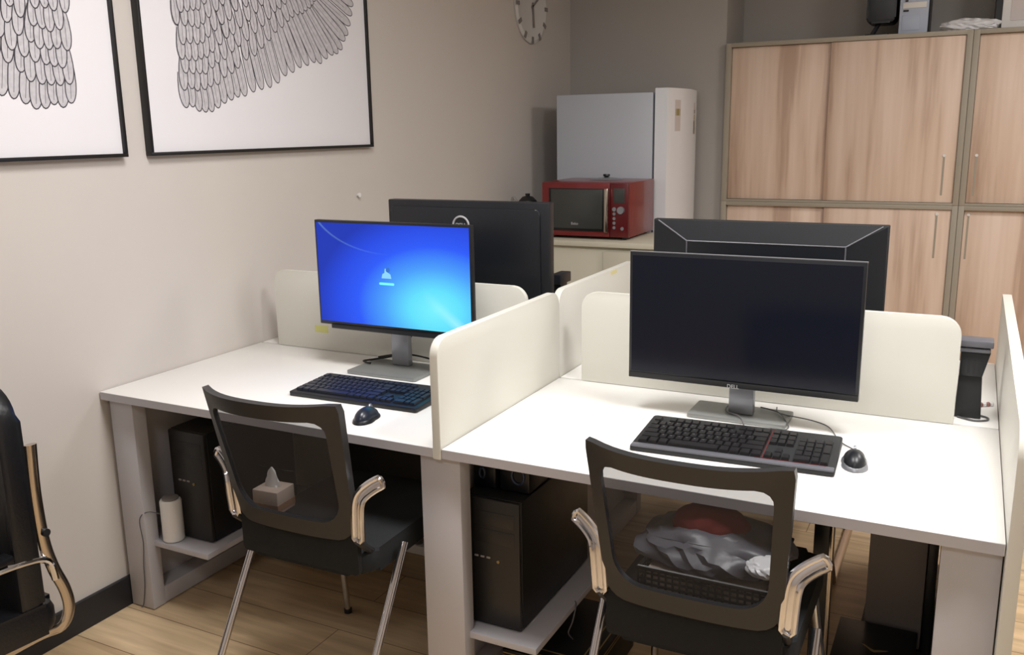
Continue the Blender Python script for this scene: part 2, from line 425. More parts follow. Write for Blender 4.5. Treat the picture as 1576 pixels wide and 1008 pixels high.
ib = NB(); prism(ib, [(icx+.008+.008*math.cos(a*PI/6), icz+.012+.008*math.sin(a*PI/6)) for a in range(12)], XZ, yf-.0024, yf-.0019); obj('user_icon_shadow', ib, W_['icond'], scr)
obj('name_bar', prism(NB(), rrect(icx-.028, icx+.03, icz-.038, icz-.030, .003, 3), XZ, yf-.0018, yf-.0012), W_['iconb'], scr)
obj('lower_bar', box(NB(), x0+.05, x1-.06, yf-.004, yf+.02, z0-.012, z0+.002, bev=.001), W_['blk'], m2)
monitor_stand(m2, .745, .613, .27, .49, .668, .743, .96)
# cables behind the left monitor
cb = NB(); tube(cb, smooth_path([(.775, .665, .905), (.77, .66, .86), (.72, .65, .79), (.67, .66, .765), (.62, .63, .757), (.60, .60, .756), (.64, .585, .756)]), .0032, 8)
tube(cb, smooth_path([(.62, .66, .758), (.68, .68, .768), (.75, .685, .772), (.85, .68, .762), (.92, .68, .744), (1.0, .69, .7435)]), .0032, 8)
single('monitor_cable', cb, W_['cableb'], 'black cable looping over the stand base of the lit monitor', 'cable')
# far left (back seen)
m3 = thing('monitor', 'black monitor seen from behind with a grey ring logo, behind the lit monitor', 'monitor', (.86, .95, H), 0, 'monitors on the desks')
x0, x1, yb, z0, z1 = .55, 1.184, .862, .93, 1.287
b = NB(); box(b, x0, x1, yb, yb+.04, z0, z1, bev=.004); obj('housing', b, W_['blk'], m3)
obj('back_cover', prism(NB(), rrect(x0+.012, x1-.03, z0+.012, z1-.022, .02), XZ, yb-.006, yb+.002, bev=.004), W_['blk'], m3)
b = NB(); lcx, lcz = .853, 1.203
pts = [(lcx+.031*math.cos(a*PI/18), yb-.0068, lcz+.031*math.sin(a*PI/18)) for a in range(36)]
tube(b, pts, .0036, 6, closed=True, up=Vector((0, 1, 0))); lg = obj('ring_logo', b, W_['txt'], m3)
text('logo', 'DELL', .019, (lcx, yb-.0068, lcz+.001), FRONT, W_['txt'], m3)
monitor_stand(m3, .86, yb+.045, .25, .88, 1.08, .86, .98)
# far right (bevelled back)
m4 = thing('monitor', 'wide black monitor with its ridged back turned to us, behind the switched-off monitor', 'monitor', (1.88, .95, H), 0, 'monitors on the desks')
x0, x1, yb, z0, z1 = 1.541, 2.22, .865, .85, 1.247
obj('housing', box(NB(), x0, x1, yb, yb+.025, z0, z1, bev=.003), W_['blkm'], m4)
b = NB()
o_ = [(x0+.004, z0+.004), (x1-.004, z0+.004), (x1-.004, z1-.004), (x0+.004, z1-.004)]
i_ = [(x0+.11, z0+.11), (x1-.11, z0+.11), (x1-.11, z1-.063), (x0+.11, z1-.063)]
vo = [b.verts.new((p[0], yb-.0005, p[1])) for p in o_]; vi = [b.verts.new((p[0], yb-.016, p[1])) for p in i_]
vb_ = [b.verts.new((p[0], yb+.004, p[1])) for p in o_]
for k in range(4): b.faces.new((vo[k], vo[(k+1) % 4], vi[(k+1) % 4], vi[k])); b.faces.new((vo[k], vb_[k], vb_[(k+1) % 4], vo[(k+1) % 4]))
b.faces.new(vi); b.faces.new(vb_); obj('bevelled_cover', b, W_['blk'], m4, smooth=False)
b = NB()
for k in range(4): tube(b, [(o_[k][0]+(.012 if k in (0, 3) else -.012), yb-.002, o_[k][1]), (i_[k][0], yb-.016, i_[k][1])], .0022, 6)
for k in range(4): tube(b, [(i_[k][0], yb-.016, i_[k][1]), (i_[(k+1) % 4][0], yb-.016, i_[(k+1) % 4][1])], .0022, 6)
obj('ridge_highlight', b, W_['strip'], m4)  # paler tubes stand in for the highlight along the ridges
monitor_stand(m4, 1.88, yb+.03, .26, .87, 1.08, 1.88, .93)

# ------------------------------------------------------------------ keyboards
def keyboard(loc, rz, w, d, label, kmat, bodym, strip, accent):
    t = thing('keyboard', label, 'keyboard', loc, rz, 'keyboards')
    b = NB(); prism(b, rrect(-w/2, w/2, -d/2, d/2, (.006, .006, .01, .01), 3), XY, .001, .014, bev=.002)
    for v in b.verts:
        if v.co.z > .007: v.co.z += .008*(v.co.y+d/2)/d
    obj('body', b, bodym, t, local=True)
    if strip: obj('front_strip', box(NB(), -w/2+.002, w/2-.002, -d/2-.001, -d/2+.022, .012, .017, bev=.002), W_['silver'] if strip == 2 else W_['strip'], t, local=True)
    me = None
    U = (w-.026)/22.7; rows = []
    y0 = -d/2+(.03 if strip else .02); rh = (d-.022-(.03 if strip else .02))/6.15
    R = [[1.25, 1.25, 1.25, 6.25, 1.25, 1.25, 1.25, 1.25], [2.25]+[1]*10+[2.75], [1.75]+[1]*11+[2.25], [1.5]+[1]*12+[1.5], [1]*13+[2], [1, -1, 1, 1, 1, 1, -.5, 1, 1, 1, 1, -.5, 1, 1, 1, 1]]
    keys = []
    for ri, r in enumerate(R):
        x = 0
        for k in r:
            if k > 0: keys.append((x, ri, k, 1))
            x += abs(k)
    for (cx, ri) in ((15.25, 0), (16.25, 0), (17.25, 0), (16.25, 1), (15.25, 3), (16.25, 3), (17.25, 3), (15.25, 4), (16.25, 4), (17.25, 4), (15.25, 5), (16.25, 5), (17.25, 5)): keys.append((cx, ri, 1, 1))
    for ri in range(1, 4):
        for c in range(3): keys.append((18.6+c, ri, 1, 1))
    keys += [(18.6, 0, 2, 1), (20.6, 0, 1, 1), (21.6, 0, 1, 2), (21.6, 2, 1, 2), (18.6, 4, 1, 1), (19.6, 4, 1, 1), (20.6, 4, 1, 1), (21.6, 4, 1, 1)]
    cache = {}
    for (cx, ri, kw, kh) in keys[:104]:
        if (kw, kh) not in cache:
            b = NB(); a, c = kw*U-.0022, kh*rh-.0022
            lo = [b.verts.new(p) for p in ((0, 0, 0), (a, 0, 0), (a, c, 0), (0, c, 0))]
            hi = [b.verts.new(p) for p in ((.0018, .0012, .007), (a-.0018, .0012, .007), (a-.0018, c-.0022, .008), (.0018, c-.0022, .008))]
            b.faces.new(hi)
            for k in range(4): b.faces.new((lo[k], lo[(k+1) % 4], hi[(k+1) % 4], hi[k]))
            b.faces.new(lo[::-1])
            ko = obj('key', b, kmat, t, local=True, smooth=False); cache[(kw, kh)] = ko
        else:
            ko = cache[(kw, kh)].copy(); C.objects.link(ko)
        yy = y0+(ri+(0.15 if ri == 5 else 0))*rh
        ko.location = (-w/2+.013+cx*U, yy, .0145+.008*(yy+d/2)/d)
    LEG = ['   ', 'ZXCVBNM,./', 'ASDFGHJKL;\'', 'QWERTYUIOP[]', '`1234567890-']
    M_ = bpy.data.meshes.new('legend'); lb = NB()
    for ri, chars, first in ((1, LEG[1], 2.25), (2, LEG[2], 1.75), (3, LEG[3], 1.5), (4, LEG[4], 0)):
        for ci, chx in enumerate(chars):
            cu = bpy.data.curves.new('l', 'FONT'); cu.body = chx; cu.size = .0075; cu.resolution_u = 1; cu.extrude = .0002
            to = bpy.data.objects.new('l', cu); C.objects.link(to); bpy.context.view_layer.update()
            me_ = bpy.data.meshes.new_from_object(to.evaluated_get(bpy.context.evaluated_depsgraph_get())); bpy.data.objects.remove(to)
            yy = y0+ri*rh+rh*.45
            me_.transform(Matrix.Translation((-w/2+.013+(first+ci)*U+.005, yy, .0228+.008*(yy+d/2)/d))); lb.from_mesh(me_); bpy.data.meshes.remove(me_)
    obj('legend', lb, W_['silver'], t, local=True, smooth=False)
    if accent:
        b = NB(); xx = -w/2+.013+15.1*U; box(b, xx-.0007, xx+.0007, y0, d/2-.008, .014, .0245)
        for v in b.verts:
            v.co.z = .0148+.008*(v.co.y+d/2)/d if v.co.z > .019 else .013
        box(b, -w/2+.3, w/2-.02, y0-.004, y0-.003, .014, .016); obj('red_line', b, W_['redcl'], t, local=True)
    return t
keyboard((1.944, .316, H), math.radians(2.8), .482, .235, 'black keyboard with fine red lines and a grey front strip on the right desk', W_['keyk'], W_['blkm'], 1, True)
keyboard((.83, .316, H), math.radians(1.0), .455, .20, 'dark bluish keyboard on the left desk below the lit monitor', W_['bluegl'], W_['blk'], 0, False)
# mice
def mouse(loc, rz, label, topm, basem):
    t = thing('computer_mouse', label, 'mouse', loc, rz, 'computer mice')
    def shell(L_, Wd, Ht, z0, cut):
        L_ *= 1.08; Wd *= 1.1; Ht *= 1.15
        b = NB(); bmesh.ops.create_uvsphere(b, u_segments=24, v_segments=12, radius=1)
        for v in b.verts:
            x, y, z = v.co; wf = 1-.16*math.exp(-((y-.0)/.35)**2)
            v.co = Vector((x*Wd*wf, y*L_, max(z, -.0)*Ht*(1-.18*y)+z0))
        bmesh.ops.remove_doubles(b, verts=b.verts, dist=1e-5); return b
    obj('base', shell(.053, .031, .018, .001, 0), basem, t, local=True)
    b = shell(.05, .027, .030, .003, 0); obj('shell', b, topm, t, local=True)
    w = NB(); lathe(w, [(.0085, -.003), (.0095, -.001), (.0095, .001), (.0085, .003)], 0, .026, 16, 'X', .029); obj('wheel', w, W_['silver'], t, local=True)
    return t
mouse((2.222, .315, H), math.radians(8), 'small black mouse with grey sides right of the red-lined keyboard', W_['blk'], W_['silver'])
mouse((.962, .118, H), math.radians(10), 'dark blue-black mouse beside the left desk screen, near the desk edge', W_['bluegl'], W_['blk'])
cb = NB(); tube(cb, smooth_path([(2.228, .369, .748), (2.21, .41, .7435), (2.17, .46, .7435), (2.13, .56, .7435), (2.08, .60, .7435), (2.0, .585, .757), (1.98, .64, .756)]), .0016, 6)
single('mouse_cable', cb, W_['cable'], 'thin grey cable running from the right mouse to the monitor stand', 'cable')
cb = NB(); tube(cb, smooth_path([(1.95, .436, .75), (1.93, .47, .7435), (1.905, .515, .757), (1.862, .545, .757), (1.856, .60, .757), (1.87, .66, .7435), (1.89, .715, .7435)]), .002, 6)
tube(cb, smooth_path([(1.94, .62, .757), (1.985, .6, .757), (2.01, .56, .757), (2.035, .505, .7445), (2.0, .46, .744), (1.96, .445, .7445)]), .0018, 6)
single('keyboard_cable', cb, W_['cable'], 'grey cable crossing the stand base behind the right keyboard', 'cable')

# ------------------------------------------------------------------ phone and small things on far right desk
t = thing('desk_phone', 'black desk phone seen from behind on its upright stand, right of the centre screen', 'phone', (2.46, .81, H))
b = NB(); prism(b, [(2.421, .7425), (2.486, .7425), (2.480, .862), (2.424, .862)], XZ, .800, .822, bev=.002); obj('stand', b, W_['blkm'], t)
b = NB(); prism(b, [(2.424, .860), (2.480, .860), (2.495, .925), (2.424, .925)], XZ, .790, .830, bev=.003); obj('body', b, W_['blk'], t)
for i, zz in enumerate((.927, .942)):
    obj('handset' if i else 'cradle', box(NB(), 2.418, 2.494+.006*i, .780-.004*i, .838, zz, zz+.012+.006*i, bev=.003), W_['strip'], t)
b = NB()
for k in range(4): box(b, 2.43+.013*k, 2.436+.013*k, .7888, .7905, .868, .905)
obj('vent', b, W_['blkm'], t)
cb = NB(); tube(cb, smooth_path([(2.43, .795, .7435), (2.47, .775, .7435), (2.50, .79, .7435), (2.502, .815, .7435), (2.47, .835, .7435)]), .0025, 8)
single('phone_cable', cb, W_['cable'], 'pale grey cable loop lying around the foot of the desk phone', 'cable')
t = thing('key_fob', 'small pinkish-brown and white trinket lying right of the desk phone', 'trinket', (2.508, .93, H))
for k in range(4):
    b = NB(); lathe(b, [(.0035, .7405), (.0055, .743), (.0055, .750), (.003, .753)], 2.487+.009*k, .925+.006*k, 10); obj('bead', b, W_['pink'] if k % 2 == 0 else W_['white'], t)

b = NB(); box(b, 1.045, 1.087, 1.17, 1.27, .96, .997, bev=.003); box(b, 1.05, 1.08, 1.19, 1.25, H+.001, .965, bev=.003)
single('desk_phone', b, W_['blk'], 'corner of a black phone just right of the monitor with the ring logo', 'phone')

# ------------------------------------------------------------------ computers under the desks
def tower(x0, x1, y0, y1, z0, z1, label, body='case', front='bezel', name='computer_tower', plain=False):
    t = thing(name, label, 'computer', ((x0+x1)/2, (y0+y1)/2, z0), 0, 'computer towers under the desks')
    obj('case', box(NB(), x0, x1, y0+.014, y1, z0+.006, z1, bev=.003), W_[body], t)
    obj('front_panel', box(NB(), x0+.001, x1-.001, y0, y0+.016, z0+.004, z1-.001, bev=.005), W_[front], t)
    w = x1-x0; h = z1-z0
    if plain: return t
    obj('drive_bay', box(NB(), x0+.016, x1-.016, y0-.001, y0+.002, z1-.075, z1-.035, bev=.001), W_['bezel'], t)
    obj('drive_bay', box(NB(), x0+.016, x1-.016, y0-.001, y0+.002, z1-.125, z1-.085, bev=.001), W_['bezel'], t)
    b = NB(); lathe(b, [(.0045, y0-.003), (.0045, y0+.002)], x0+w*.62, 0, 16, 'Y', z0+h*.53); obj('power_button', b, W_['gold'], t)
    b = NB()
    for k in range(3): box(b, x0+w*.2+.018*k, x0+w*.2+.011+.018*k, y0-.0015, y0+.002, z0+h*.54, z0+h*.54+.005)
    obj('port', b, W_['grey'], t)
    b = NB()
    for sx in (x0+.012, x1-.03):
        for sy in (y0+.03, y1-.05): box(b, sx, sx+.018, sy, sy+.02, z0, z0+.007)
    obj('foot', b, W_['blk'], t)
    return t
tower(.178, .335, .11, .52, .2365, .606, 'black computer tower on the shelf at the left wall, behind the white cylinder')
tower(1.278, 1.447, .095, .56, .2165, .583, 'large black computer tower on the shelf beside the middle desk leg')
t = tower(2.235, 2.39, .78, 1.2, .03, .47, 'grey computer tower standing inside the right desk leg, behind the black shoebox', 'grey', 'grey', plain=True)
obj('side_trim', box(NB(), 2.391, 2.416, .77, 1.2, .03, .47, bev=.002), W_['blk'], t)
b = NB(); box(b, 2.22, 2.417, .78, 1.2, .004, .0295, bev=.002); single('tower_trolley', b, W_['blk'], 'low black trolley under the grey computer tower', 'trolley')
tower(1.0, 1.17, .80, 1.22, .09, .52, 'black computer tower in the shade below the far left desk')
# black drawer unit added and widened to fill the dark under the desk
t = thing('filler_drawer_unit', 'low black drawer unit added to fill the dark under the far left desk', 'drawer unit', (.68, 1.0, 0))
obj('body', box(NB(), .25, .96, .82, 1.3, .03, .64, bev=.003), W_['case'], t)
for k in range(3):
    dr = obj('drawer', box(NB(), .265, .945, .806, .819, .05+.2*k, .235+.2*k, bev=.002), W_['blkm'], t)
    obj('handle', box(NB(), .62, .74, .797, .806, .2+.2*k, .212+.2*k, bev=.002), W_['grey'], dr)
b = NB()
for sx in (.28, .9):
    for sy in (.84, 1.24): lathe(b, [(.018, 0), (.018, .03)], sx+.02, sy+.02, 12)
obj('castor', b, W_['blk'], t)
b = NB(); box(b, .99, 1.18, .78, 1.24, .004, .0895, bev=.002); single('tower_stand', b, W_['blk'], 'black plinth below the computer tower under the far left desk', 'stand')
# speaker on right tower
t = thing('desktop_speaker', 'small black speaker with a blue ring on top of the big computer tower', 'speaker', (1.40, .2, .583))
obj('body', box(NB(), 1.355, 1.445, .16, .28, .5835, .69, bev=.008), W_['blk'], t)
b = NB(); tube(b, [(1.412+.018*math.cos(a*PI/12), .158, .632+.022*math.sin(a*PI/12)) for a in range(24)], .0035, 8, closed=True, up=Vector((0, 1, 0))); obj('blue_ring', b, W_['blue'], t)
b = NB(); lathe(b, [(.014, .1595), (.004, .164)], 1.412, 0, 20, 'Y', .632); obj('cone', b, W_['blkm'], t)
t = thing('desktop_speaker', 'small black speaker squeezed between middle desk leg and its twin', 'speaker', (1.31, .2, .583))
obj('body', box(NB(), 1.275, 1.345, .16, .28, .5835, .685, bev=.008), W_['blk'], t)
b = NB(); tube(b, [(1.305+.008*math.cos(a*PI/12), .158, .625+.014*math.sin(a*PI/12)) for a in range(24)], .003, 8, closed=True, up=Vector((0, 1, 0))); obj('blue_ring', b, W_['blue'], t)
# white cylinder on left shelf
t = thing('cylinder_device', 'white cylindrical container on the front of the left shelf', 'container', (.19, .082, .2365))
b = NB(); lathe(b, [(.030, .2368), (.034, .241), (.034, .372), (.031, .378)], .19, .084, 28); obj('body', b, W_['white'], t)
b = NB(); lathe(b, [(.026, .379), (.026, .384), (.02, .386)], .19, .084, 24); obj('lid', b, W_['clkd'], t)
cb = NB(); tube(cb, smooth_path([(.166, .06, .33), (.145, .03, .345), (.12, .016, .32), (.125, .016, .24), (.115, .016, .16), (.11, .016, .09), (.095, .016, .02), (.09, .01, .006)]), .0016, 6)
single('cylinder_cable', cb, W_['cable'], 'thin grey cable hanging down the left desk leg from the white cylinder', 'cable')
# boxes on the floor
t = thing('box', 'black cardboard box with thin gold lines under the shelf by the middle leg', 'box', (1.52, .31, 0), 0, 'black boxes on the floor')
obj('carton', box(NB(), 1.36, 1.62, .15, .50, .001, .12, bev=.002), W_['case'], t)
b = NB()
for zz in (.098, .108): box(b, 1.361, 1.619, .1492, .1502, zz, zz+.003)
for zz in (.098, .108): box(b, 1.6198, 1.6208, .151, .499, zz, zz+.003)
for o1 in (.014, .04):
    box(b, 1.36+o1, 1.62-o1, .15+o1, .154+o1, .1198, .1206); box(b, 1.616-o1, 1.62-o1, .154+o1, .50-o1, .1198, .1206); box(b, 1.36+o1, 1.364+o1, .154+o1, .50-o1, .1198, .1206)
obj('gold_line', b, W_['gold'], t)
t = thing('box', 'black shoebox with a small gold emblem on its lid at the right desk leg', 'box', (2.28, .57, 0), 0, 'black boxes on the floor')
obj('carton', box(NB(), 2.175, 2.378, .43, .757, .001, .085, bev=.002), W_['case'], t)
obj('lid', box(NB(), 2.172, 2.381, .427, .760, .07, .1, bev=.002), W_['case'], t)
b = NB(); P = [(-.036, .018), (-.026, .016), (-.01, .002), (.0, -.003), (.014, .003), (.036, .008), (.03, .002), (.012, -.008), (.002, -.014), (-.006, -.012), (-.02, .004)]
prism(b, [(2.279+a, .615+c) for a, c in P], XY, .1002, .1008); obj('emblem', b, W_['gold'], t)
# supporting post below right desk
t = thing('support_post', 'black upright support post with a pale metal edge under the right desk', 'post', (2.155, .43, 0))
obj('post', box(NB(), 2.128, 2.166, .415, .445, .012, H-.027, bev=.002), W_['blk'], t)
obj('metal_edge', box(NB(), 2.1665, 2.176, .413, .447, .012, H-.03, bev=.002), W_['chromed'], t)
obj('foot', prism(NB(), rrect(2.11, 2.19, .38, .48, .01, 3), XY, .001, .012, bev=.001), W_['blk'], t)
# loose wires under the desks
def wire(pts, m, label, r=.0026, name='hanging_cable'):
    return single(name, tube(NB(), smooth_path(pts), r, 6), W_[m], label, 'cable', 'loose cables under the desks')
wire([(1.55, .70, .70), (1.6, .69, .62), (1.7, .68, .57), (1.8, .69, .60), (1.88, .70, .68)], 'cableb', 'black cable sagging under the right desk behind the chair mesh, leftmost loop')
wire([(1.86, .70, .70), (1.9, .69, .56), (1.96, .70, .53), (2.02, .69, .60), (2.04, .71, .70)], 'cableb', 'black cable looping low under the right desk behind the red cloth')
wire([(2.0, .71, .70), (2.08, .70, .61), (2.2, .70, .60), (2.3, .71, .62), (2.40, .71, .69)], 'cableb', 'long black cable sagging towards the right desk leg')
wire([(1.30, .066, .16), (1.29, .08, .1), (1.31, .06, .05), (1.29, .02, .008), (1.26, -.03, .004)], 'cableb', 'thin black cable hanging under the shelf beside the middle desk leg', .002)
wire([(.80, .70, .70), (.9, .66, .55), (1.0, .68, .48), (1.1, .66, .55), (1.15, .70, .69)], 'cableb', 'black cable sagging in the shade under the left desk')
wire([(1.515, .30, .224), (1.53, .27, .23), (1.528, .25, .19), (1.52, .24, .16), (1.525, .26, .13)], 'cable', 'short grey cable end curling over the right shelf edge', .002)
t = thing('power_strip', 'white power strip with a red switch on the floor behind the left chair', 'power strip', (.9, .86, 0))
b = NB(); box(b, 1.0-.36, 1.0-.12, .72, .765, .002, .038, bev=.005); obj('body', b, W_['white'], t)
obj('switch', box(NB(), .65, .668, .728, .75, .038, .042, bev=.001), W_['redcl'], t)
for k in range(3):
    b = NB(); lathe(b, [(.016, .0378), (.016, .0392)], .70+.055*k, .743, 18); obj('socket', b, W_['grey'], t)

# ------------------------------------------------------------------ mesh back chairs
def back_pt(u, v, dep=0):
    """u in -1..1 across, v 0..1 up the backrest"""
    hw = .184+(.208-.184)*v
    x = u*hw
    z = .540+.375*v-(.004*(1-u*u) if v > .5 else 0)
    y = -.145-.072*v-.062*(1-abs(u)**2.8)*(.35+.65*v)
    return Vector((x, y-dep, z))
def make_chair(label):
    t = thing('mesh_chair', label, 'chair', (1.967, 0, 0), 0, 'mesh back chairs at the front desks')
    def loop(mu, mv0, mv1, r, n=9):
        # rounded loop in (u,v)
        pts = []
        hw, hh = .2, .368
        raw = rrect(-hw+mu, hw-mu, mv0, hh-mv1, r, n)
        # densify straight runs
        out = []
        N = len(raw)
        for i in range(N):
            a, c = raw[i], raw[(i+1) % N]; L_ = math.hypot(a[0]-c[0], a[1]-c[1]); k = max(1, int(L_/.02))
            for j in range(k): out.append((a[0]+(c[0]-a[0])*j/k, a[1]+(c[1]-a[1])*j/k))
        return [(p[0]/hw, p[1]/hh) for p in out]
    # matched outer and inner loops sampled by angle from the centre
    def ray_loop(lp, n=96):
        res = []
        for k in range(n):
            a = 2*PI*k/n; dx, dy = math.cos(a), math.sin(a)
            best = None
            for i in range(len(lp)):
                (x1, y1), (x2, y2) = lp[i], lp[(i+1) % len(lp)]
                x1_, y1_, x2_, y2_ = x1, (y1-.5)*2, x2, (y2-.5)*2
                den = (x2_-x1_)*dy-(y2_-y1_)*dx
                if abs(den) < 1e-9: continue
                s = (y1_*dx-x1_*dy)/den
                if -1e-6 <= s <= 1+1e-6:
                    px, py = x1_+(x2_-x1_)*s, y1_+(y2_-y1_)*s
                    if px*dx+py*dy > 0: best = (px, py/2+.5)
            res.append(best)
        return res
    O = ray_loop(loop(0, 0, 0, (.05, .05, .012, .012))); I = ray_loop(loop(.031, .046, .041, (.06, .06, .035, .035)))
    b = NB()
    fo = [b.verts.new(back_pt(u, v, .011)) for u, v in O]; bo = [b.verts.new(back_pt(u, v, -.011)) for u, v in O]
    fi = [b.verts.new(back_pt(u, v, .008)) for u, v in I]; bi = [b.verts.new(back_pt(u, v, -.008)) for u, v in I]
    n = len(O)
    for k in range(n):
        j = (k+1) % n
        b.faces.new((fo[k], fo[j], fi[j], fi[k])); b.faces.new((bo[k], bi[k], bi[j], bo[j]))
        b.faces.new((fo[k], bo[k], bo[j], fo[j])); b.faces.new((fi[k], fi[j], bi[j], bi[k]))
    bmesh.ops.recalc_face_normals(b, faces=b.faces)
    obj('back_frame', b, W_['frame'], t, local=True)
    b = NB(); c0 = (0, .5); prev = None
    for s in (1.0, .8, .6, .4, .2):
        ring = [b.verts.new(back_pt(u*s, .5+(v-.5)*s, 0)) for u, v in I]
        if prev:
            for k in range(n): b.faces.new((prev[k], prev[(k+1) % n], ring[(k+1) % n], ring[k]))
        prev = ring
    cv = b.verts.new(back_pt(0, .5))
    for k in range(n): b.faces.new((prev[k], prev[(k+1) % n], cv))
    obj('back_mesh', b, W_['mesh'], t, local=True)
    # lumbar bar just above the lower rim
    b = NB(); prism(b, rrect(-.206, .206, -.150, .33, (.06, .06, .05, .05)), XY, .436, .500, bev=.02); obj('seat', b, W_['fab'], t, local=True)
    obj('seat_shell', prism(NB(), rrect(-.19, .19, -.10, .31, .05), XY, .425, .4365, bev=.004), W_['frame'], t, local=True)
    obj('back_bracket', prism(NB(), rrect(-.186, .186, .445, .562, .01), XZ, -.154, -.139, bev=.003), W_['fab'], t, local=True)
    for s in (-1, 1):
        # cast chrome arm: slotted loop, lower part upright, upper part flaring out
        path = [(s*.196, -.162, .545), (s*.199, -.165, .60), (s*.203, -.165, .645), (s*.212, -.160, .668), (s*.236, -.152, .690), (s*.262, -.145, .706)]
        sp = smooth_path(path, 5)
        L1, R1 = [], []
        for i, p in enumerate(sp):
            d = (sp[min(i+1, len(sp)-1)]-sp[max(i-1, 0)]).normalized(); nrm = Vector((d.z, 0, -d.x)).normalized()
            wd = .0125 if 0 < i < len(sp)-1 else .006
            L1.append(p+nrm*wd); R1.append(p-nrm*wd)
        b = NB(); tube(b, L1+R1[::-1], .0068, 8, closed=True, up=Vector((0, 1, 0))); arm = obj('arm', b, W_['chrome'], t, local=True)
        b = NB(); tube(b, [p+Vector((0, .006, 0)) for p in sp], .0125, 10, sx=1, sy=.5, up=Vector((0, 1, 0))); obj('arm_core', b, W_['chrome'], arm, local=True)
        b = NB(); tube(b, smooth_path([(s*.196, -.165, .548), (s*.19, -.11, .50), (s*.17, -.04, .455), (s*.15, .0, .42)]), .010, 8); obj('arm_bracket', b, W_['frame'], t, local=True)
        b = NB(); tube(b, [(s*.234, -.02, .490), (s*.234, -.16, .26), (s*.234, -.315, .006)], [.0105, .0105, .0095], 12); obj('leg', b, W_['chrome'], t, local=True)
        b = NB(); tube(b, [(s*.19, .24, .44), (s*.21, .28, .25), (s*.225, .32, .006)], [.0105, .0105, .0095], 12); obj('leg', b, W_['chrome'], t, local=True)
        for yy, xx in ((-.315, .234), (.32, .225)):
            b = NB(); lathe(b, [(.013, .0005), (.013, .014)], s*xx, yy, 14); obj('leg_cap', b, W_['blk'], t, local=True)
    return t
ch1 = make_chair('black mesh-back chair at the right desk, grey bag and red cloth on its seat')
ch2 = copy_tree(ch1)
ch2.location = (.950, -.03, 0); ch2.rotation_euler = (0, 0, math.radians(.8))
ch2['label'] = 'black mesh-back chair at the left desk, tissue box on its seat'

# tissue box on left chair
t = thing('tissue_box', 'cardboard tissue box with a tissue sticking out, seen through the left chair mesh', 'tissue box', (.752, -.045, .5005), math.radians(4))
TB = .7
obj('carton', box(NB(), -.06*TB, .06*TB, -.055*TB, .055*TB, 0, .095*TB, bev=.003), W_['tbox'], t, local=True)
obj('printed_band', box(NB(), -.0605*TB, .0605*TB, -.0555*TB, .0555*TB, .012*TB, .04*TB), W_['tboxb'], t, local=True)
b = NB(); rows = []
for j in range(7):
    f_ = j/6; rows.append([b.verts.new((math.cos(a*PI/7)*(.032*(1-f_)**.6+.003)*(1+.25*math.sin(a*2.3+j))*TB, math.sin(a*PI/7)*(.012*(1-f_)+.003)*TB, (.09+.085*f_)*TB)) for a in range(14)])
for r0, r1 in zip(rows, rows[1:]):
    for k in range(14): b.faces.new((r0[k], r0[(k+1) % 14], r1[(k+1) % 14], r1[k]))
b.faces.new(rows[-1]); b.faces.new(rows[0][::-1]); obj('tissue', b, W_['tissue'], t, local=True)

# basket, bag and cloth on the right chair
def crumple(cx, cy, cz, rx, ry, rz_, amp, seed, flat=None):
    rnd = random.Random(seed); b = NB(); bmesh.ops.create_icosphere(b, subdivisions=4, radius=1)
    ks = [(Vector((rnd.uniform(-1, 1), rnd.uniform(-1, 1), rnd.uniform(-1, 1)))*rnd.uniform(2, 6), rnd.uniform(0, 6), rnd.uniform(.3, 1)) for _ in range(14)]
    for v in b.verts:
        d = v.co.copy(); s = 1+sum(a*abs(math.sin(d.dot(k)+p)) for k, p, a in ks)/14*amp-amp*.35+amp*.12*abs(math.sin(9*d.x+7*d.z+4*math.sin(5*d.y)))-amp*.06
        v.co = Vector((cx+d.x*rx*s, cy+d.y*ry*s, cz+d.z*rz_*s))
        if flat is not None: v.co.z = max(v.co.z, flat+.002*d.x)
    return b
t = thing('storage_basket', 'black perforated basket on the seat of the right chair', 'basket', (1.97, .03, .5005))
X0, X1, Y0, Y1, Z0, Z1 = 1.83, 2.11, -.085, .19, .5015, .58
b = NB(); N = 18; st = .0045
def wall_grid(ax):
    for k in range(N+1):
        f_ = k/N
        if ax in (0, 1):
            x = X0+(X1-X0)*f_; y = Y0 if ax == 0 else Y1; box(b, x-st/2, x+st/2, y-.002, y+.002, Z0, Z1)
        else:
            y = Y0+(Y1-Y0)*f_; x = X0 if ax == 2 else X1; box(b, x-.002, x+.002, y-st/2, y+st/2, Z0, Z1)
    for k in range(6):
        z = Z0+(Z1-Z0)*k/6
        if ax in (0, 1): y = Y0 if ax == 0 else Y1; box(b, X0, X1, y-.002, y+.002, z, z+st)
        else: x = X0 if ax == 2 else X1; box(b, x-.002, x+.002, Y0, Y1, z, z+st)
for ax in range(4): wall_grid(ax)
box(b, X0, X1, Y0, Y1, Z0, Z0+.003)
obj('perforated_wall', b, W_['blkm'], t, smooth=False)
b = NB(); tube(b, [(X0, Y0, Z1), (X1, Y0, Z1), (X1, Y1, Z1), (X0, Y1, Z1)], .006, 8, closed=True); obj('rim', b, W_['blk'], t)
b = NB(); box(b, 1.842, 2.098, -.074, .175, .5055, .568); single('paper_stack', b, W_['tbox'], 'stack of pale papers inside the perforated basket, under the grey bag', 'papers')
single('plastic_bag', crumple(1.965, .055, .592, .155, .125, .06, .9, 3, .583), W_['greybag'], 'crumpled grey plastic bag on the basket on the right chair', 'bag')
single('red_cloth', crumple(1.955, .045, .645, .085, .055, .05, .35, 8, .60), W_['redcl'], 'dark red cloth bundle on top of the grey plastic bag', 'cloth')
